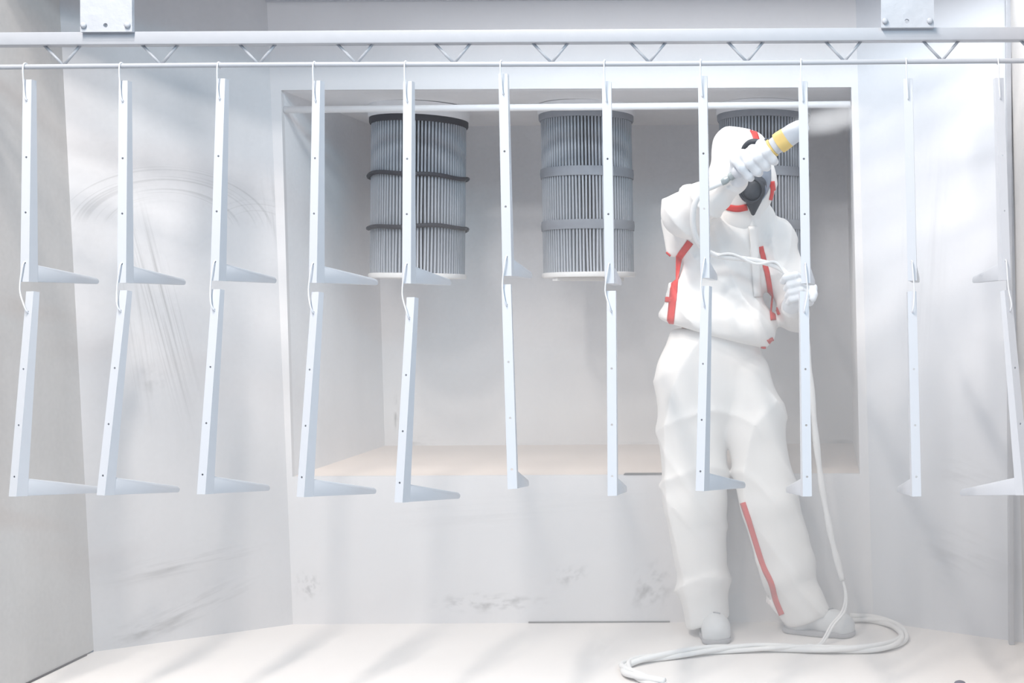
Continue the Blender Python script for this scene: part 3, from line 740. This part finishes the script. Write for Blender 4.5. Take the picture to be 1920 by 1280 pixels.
# ---- gloves
gA = np.array(gax); side = np.cross(gA, np.array((0, 1, 0))); side /= np.linalg.norm(side)           # across the gun, in the picture's plane
if side[2] < 0: side = -side
toward = -np.cross(side, gA); toward /= np.linalg.norm(toward)
if toward[1] > 0: toward = -toward                                                                      # towards the room front
G0n = np.array(G0)
def ring_pt(u, ang, rad): return G0n - side * .006 + gA * gl(u) + rad * (math.cos(ang) * toward + math.sin(ang) * side)
def fist_fn(P):
    d = ell(P, ring_pt(1404, 1.75, .024), (.048, .030, .027))                                   # back of the hand lies over the grip
    d = smin(d, rcone(P, V(1383, 333, 3.688), ring_pt(1398, 2.0, .034), .034, .034), .018)      # wrist
    spec = ((1393, .0135, .95), (1408, .0148, 1.0), (1423, .0152, 1.02), (1438, .0142, .97))
    for k, (u, r, q) in enumerate(spec):
        R_ = .0225 + r * .86
        pts = [(ring_pt(u, 1.85, R_ - .006), r * 1.02), (ring_pt(u + 1, .95, R_ + .004), r * 1.08), (ring_pt(u + 2.5, .05, R_ + .003), r * 1.03), (ring_pt(u + 3, -.95 * q, R_), r), (ring_pt(u + 2, -1.75 * q, R_ - .002), r * .92)]
        e = chain(P, pts, .006); d = smin(d, e, .0035 if k else .006)
    th = [(ring_pt(1400, 2.6, .036), .016), (ring_pt(1418, 2.9, .036), .014), (ring_pt(1434, 2.75, .035), .0125), (ring_pt(1446, 2.5, .035), .011)]
    d = smin(d, chain(P, th, .006), .006)
    return d + .0006 * folds(P, 3.0, .4)
lo, hi = bounds([V(1375, 345, 3.72), V(1450, 265, 3.58), V(1400, 340, 3.55)], .055)
gl1 = surf_obj('glove', fist_fn, lo, hi, 0.0030, M_glove, person); gl1['label'] = 'white glove closed around the gun grip'
HP = [V(1455, 499, 3.86), V(1474, 512, 3.845), V(1490, 530, 3.84), V(1500, 552, 3.86), V(1505, 580, 3.92)]
def lhand_fn(P):
    d = ell(P, V(1497, 548, 3.875), (.040, .022, .044))
    d = smin(d, rcone(P, V(1484, 572, 3.93), V(1492, 560, 3.89), .032, .034), .02)
    for k, (u, v, r) in enumerate(((1471, 520, .0125), (1478, 534, .0128), (1480, 548, .0125), (1481, 561, .0115))):
        pts = [(V(u + 38, v + 6, 3.862), r * 1.1), (V(u + 20, v - 4, 3.815), r * 1.08), (V(u + 3, v, 3.815), r), (V(u - 3, v + 7, 3.838), r * .9)]
        d = smin(d, chain(P, pts, .005), .004)
    d = smin(d, chain(P, [(V(1512, 552, 3.88), .017), (V(1524, 540, 3.855), .014), (V(1526, 552, 3.835), .012), (V(1524, 560, 3.825), .0105)], .006), .008)
    return d + .0006 * folds(P, 3.0, 2.4)
lo, hi = bounds([V(1462, 508, 3.8), V(1532, 585, 3.95)], .04)
gl2 = surf_obj('glove', lhand_fn, lo, hi, 0.0032, M_glove, person); gl2['label'] = 'white glove holding the hose'
# ---- shoes
def shoe(heel, toe, name):
    hl, te = np.array(heel), np.array(toe); d_ = te - hl; L_ = np.linalg.norm(d_); d_ = d_ / L_; s_ = np.array((-d_[1], d_[0], 0)); up = np.array((0, 0, 1.0))
    rot = np.stack([d_, s_, up], 1)
    def loc(P): Q = P - hl; return Q @ rot
    def W(a, b, c): return hl + d_ * a * L_ + s_ * b + up * c
    def fn(P):
        d = ell(P, W(.70, .004, .038), (.30 * L_, .050, .048), rot)
        d = smin(d, ell(P, W(.22, 0, .045), (.23 * L_, .040, .060), rot), .03)
        d = smin(d, ell(P, W(.88, .002, .026), (.125 * L_, .046, .036), rot), .02)
        d = smin(d, rcone(P, W(.20, 0, .06), W(.46, 0, .075), .040, .034), .03)
        d = smax(d, .013 - P[..., 2], .004)
        return d + .0008 * folds(P, 2.5, 1)
    def sole(P):
        q = loc(P); t = np.clip(q[..., 0] / L_, 0, 1); w = .036 + .014 * np.sin(np.clip((t - .15) / .85, 0, 1) * math.pi) ** .8 + .004 * (t < .2)
        e = np.maximum(np.abs(q[..., 1]) - w, np.maximum(-q[..., 0] - .004, q[..., 0] - L_ - .006))
        end = np.minimum(ell(P, W(.86, .002, .01), (.145 * L_ + .006, .050, .05), rot), ell(P, W(.14, 0, .01), (.15 * L_ + .006, .041, .05), rot))
        mid = np.maximum(e, np.maximum(.14 * L_ - q[..., 0], q[..., 0] - .86 * L_))
        return smax(np.minimum(end, mid), np.abs(P[..., 2] - .0095) - .009, .003)
    lo, hi = bounds([hl, te], .07); lo[2] = -.004; hi[2] = .15
    s = surf_obj('shoe', fn, lo, hi, 0.0045, M_shoe, person)
    under(surf_obj('sole', sole, lo, hi, 0.004, M_sole, person), s)
    for k in range(4):
        a = .44 + .075 * k; pts = []
        for b in np.linspace(-.020, .020, 7):
            p = W(a + .03 * math.sin(b * 60), b, .16); 
            for _ in range(60):
                sd = float(fn(p[None])[0])
                if sd < .0006: break
                p = p - up * max(.6 * sd, .0005)
            pts.append(Vector((p + up * .0012).tolist()))
        under(adopt(tube_obj('lace', pts, .0026, M_sole, None, 6), person), s)
    return s
def gp(u, y): p = uz(u, 0, y); return (p.x, y, 0.0)
s1 = shoe(gp(1327, 4.165), gp(1341, 3.915), 'shoe'); s1['label'] = 'dusty shoe pointing at the viewer'
s2 = shoe(gp(1468, 4.085), gp(1596, 4.015), 'shoe'); s2['label'] = 'dusty shoe turned sideways'

# ---- hose and cable of the gun
def VV(u, v, y): return Vector(V(u, v, y).tolist())
hose = empty('powder_hose', (-0.4, 3.9, 0)); tag(hose, 'pale milky powder hose looping from the spray gun down to the floor', 'hose')
p1 = smooth_path([G0 + gax * .006, VV(1338, 349, 3.655), VV(1318, 359, 3.655), VV(1303, 382, 3.67), VV(1299, 415, 3.70), VV(1306, 448, 3.74), VV(1322, 468, 3.79), VV(1345, 479, 3.83), VV(1385, 484, 3.855), VV(1425, 490, 3.86)] + [Vector(p.tolist()) for p in HP], 6)
adopt(tube_obj('hose', p1, .0095, M_hose, None, 10), hose)
p1b = [p + Vector((0.003, -.010, .011 * math.sin(i * .45))) for i, p in enumerate(p1[42:84])]
adopt(tube_obj('cable', p1b, .0045, M_hose, None, 8), hose)
p2 = smooth_path([Vector(HP[-1].tolist()), VV(1512, 640, 4.0), VV(1522, 740, 4.02), VV(1533, 850, 4.02), VV(1546, 940, 4.02), VV(1562, 1020, 4.01), VV(1580, 1088, 4.0)], 8)
adopt(tube_obj('hose_sleeve', p2, [.011 + .0015 * math.sin(i * .9) for i in range(len(p2))], M_hose, None, 10), hose)
for dx in (0, 5):
    p3 = smooth_path([VV(1580, 1086, 4.0), VV(1585 + dx * .4, 1115, 3.985), VV(1579 + dx, 1145, 3.965), VV(1558 + dx, 1172, 3.93), Vector(gp(1532 + dx, 3.905)) + Vector((0, 0, .006)), Vector(gp(1500 + dx * 2, 3.89 + dx * .003)) + Vector((0, 0, .005))], 8)
    adopt(tube_obj('cable', p3, .0042, M_hose, None, 8), hose)
def fl(u, v, r):                                     # point lying on the floor
    y = F * H / (v - V0 + .0001); p = uz(u, r, y); return p
hf = [(1590, 1166.5), (1640, 1170), (1676, 1181), (1690, 1202), (1672, 1217), (1630, 1224), (1560, 1225), (1480, 1222), (1400, 1222), (1330, 1226), (1260, 1234), (1195, 1243), (1170, 1252), (1172, 1264), (1195, 1276), (1240, 1290)]
hose2 = empty('powder_hose', (-0.5, 3.85, 0)); tag(hose2, 'pale dusty hose bundle lying in a long curve on the floor', 'hose')
for k, (ph, r) in enumerate(((0, .0100), (2.1, .0085), (4.2, .0075))):
    pts = []
    base = smooth_path([fl(u, v, 0) for u, v in hf], 8)
    for i, p in enumerate(base):
        t = (base[min(i + 1, len(base) - 1)] - base[max(i - 1, 0)]).normalized(); s_ = Vector((-t.y, t.x, 0))
        q = p + s_ * (.013 * math.sin(i * .16 + ph)) ; q.z = r + .007 + .006 * math.cos(i * .16 + ph); pts.append(q)
    adopt(tube_obj('hose_strand', pts, r, M_hose, None, 8), hose2)
knob = empty('dark_rubber_foot', fl(1796, 1292, 0)); tag(knob, 'small dark rounded knob peeking in at the bottom right edge', 'knob')
v, f = lathe([(.001, 0), (.016, 0), (.019, .004), (.019, .014), (.015, .020), (.008, .023), (.001, .024)], 20)
M_knob = plain('dark_grey_rubber', (0.16, 0.16, 0.20), 0.6)
o_ = sharp(mesh_obj('cap', v, f, M_knob, knob)); v, f = lathe([(.001, .0), (.024, .0), (.024, .005), (.001, .006)], 20); sharp(mesh_obj('flange', v, f, M_knob, knob))


# ------------------------------------------------------------------ airborne powder
def haze_mat(name, dens, col=(0.97, 0.98, 1.0), aniso=0.1):
    m = bpy.data.materials.new(name); m.use_nodes = True; nt = m.node_tree
    nt.nodes.remove(nt.nodes['Principled BSDF'])
    s = nt.nodes.new('ShaderNodeVolumeScatter'); s.inputs['Color'].default_value = col + (1,)
    s.inputs['Density'].default_value = dens; s.inputs['Anisotropy'].default_value = aniso
    nt.links.new(s.outputs[0], nt.nodes['Material Output'].inputs['Volume'])
    return m, nt, s
mh, nt, s = haze_mat('powder_haze', 0.1)
geo = nt.nodes.new('ShaderNodeNewGeometry'); sep = nt.nodes.new('ShaderNodeSeparateXYZ'); nt.links.new(geo.outputs['Position'], sep.inputs[0])
def ramp(sock, a, b, c, d):
    n = nt.nodes.new('ShaderNodeMapRange'); n.interpolation_type = 'SMOOTHSTEP'
    for k_, v_ in (('From Min', a), ('From Max', b), ('To Min', c), ('To Max', d)): n.inputs[k_].default_value = v_
    nt.links.new(sock, n.inputs['Value']); return n.outputs[0]
low = ramp(sep.outputs['Z'], 0.35, 1.70, 1.0, 0.05)                 # the cloud settles towards the floor
near = ramp(sep.outputs['X'], -1.6, 0.1, 0.75, 1.35)                # and is thickest round the spraying worker
nt.links.new(math_n(nt, 'MULTIPLY', math_n(nt, 'MULTIPLY', low, near), 0.58), s.inputs['Density'])
hz = bm_obj('powder_haze', box_bm(-2.62, 0.90, 3.38, 5.085, 0.004, 2.2), mh)
tag(hz, 'fine white powder haze hanging in the spray booth', 'haze', kind='stuff')

mp_, nt, s = haze_mat('spray_puff', 1.0, (0.98, 0.985, 1.0), 0.2)
tc = nt.nodes.new('ShaderNodeTexCoord'); nz = nt.nodes.new('ShaderNodeTexNoise'); nz.inputs['Scale'].default_value = 7; nz.inputs['Detail'].default_value = 4
nt.links.new(tc.outputs['Object'], nz.inputs['Vector'])
gr = nt.nodes.new('ShaderNodeVectorMath'); gr.operation = 'LENGTH'
mpn = nt.nodes.new('ShaderNodeMapping'); mpn.vector_type = 'TEXTURE'; mpn.inputs['Scale'].default_value = (0.17, 0.10, 0.055)
nt.links.new(tc.outputs['Object'], mpn.inputs[0]); nt.links.new(mpn.outputs[0], gr.inputs[0])
body = ramp(math_n(nt, 'ADD', gr.outputs['Value'], math_n(nt, 'MULTIPLY', math_n(nt, 'SUBTRACT', nz.outputs['Fac'], 0.5), 1.1)), 0.15, 0.95, 1.0, 0.0)
nt.links.new(math_n(nt, 'MULTIPLY', body, 9.0), s.inputs['Density'])
bm = bmesh.new(); bmesh.ops.create_icosphere(bm, subdivisions=3, radius=1.0)
for v_ in bm.verts: v_.co = Vector((v_.co.x * .17, v_.co.y * .10, v_.co.z * .055))
puff = bm_obj('powder_spray', bm, mp_, None, True); puff.location = G1 + Vector((.075, .02, .012)); puff.rotation_euler = (0, -0.28, 0)
tag(puff, 'white puff of powder leaving the spray gun nozzle', 'spray', kind='stuff')
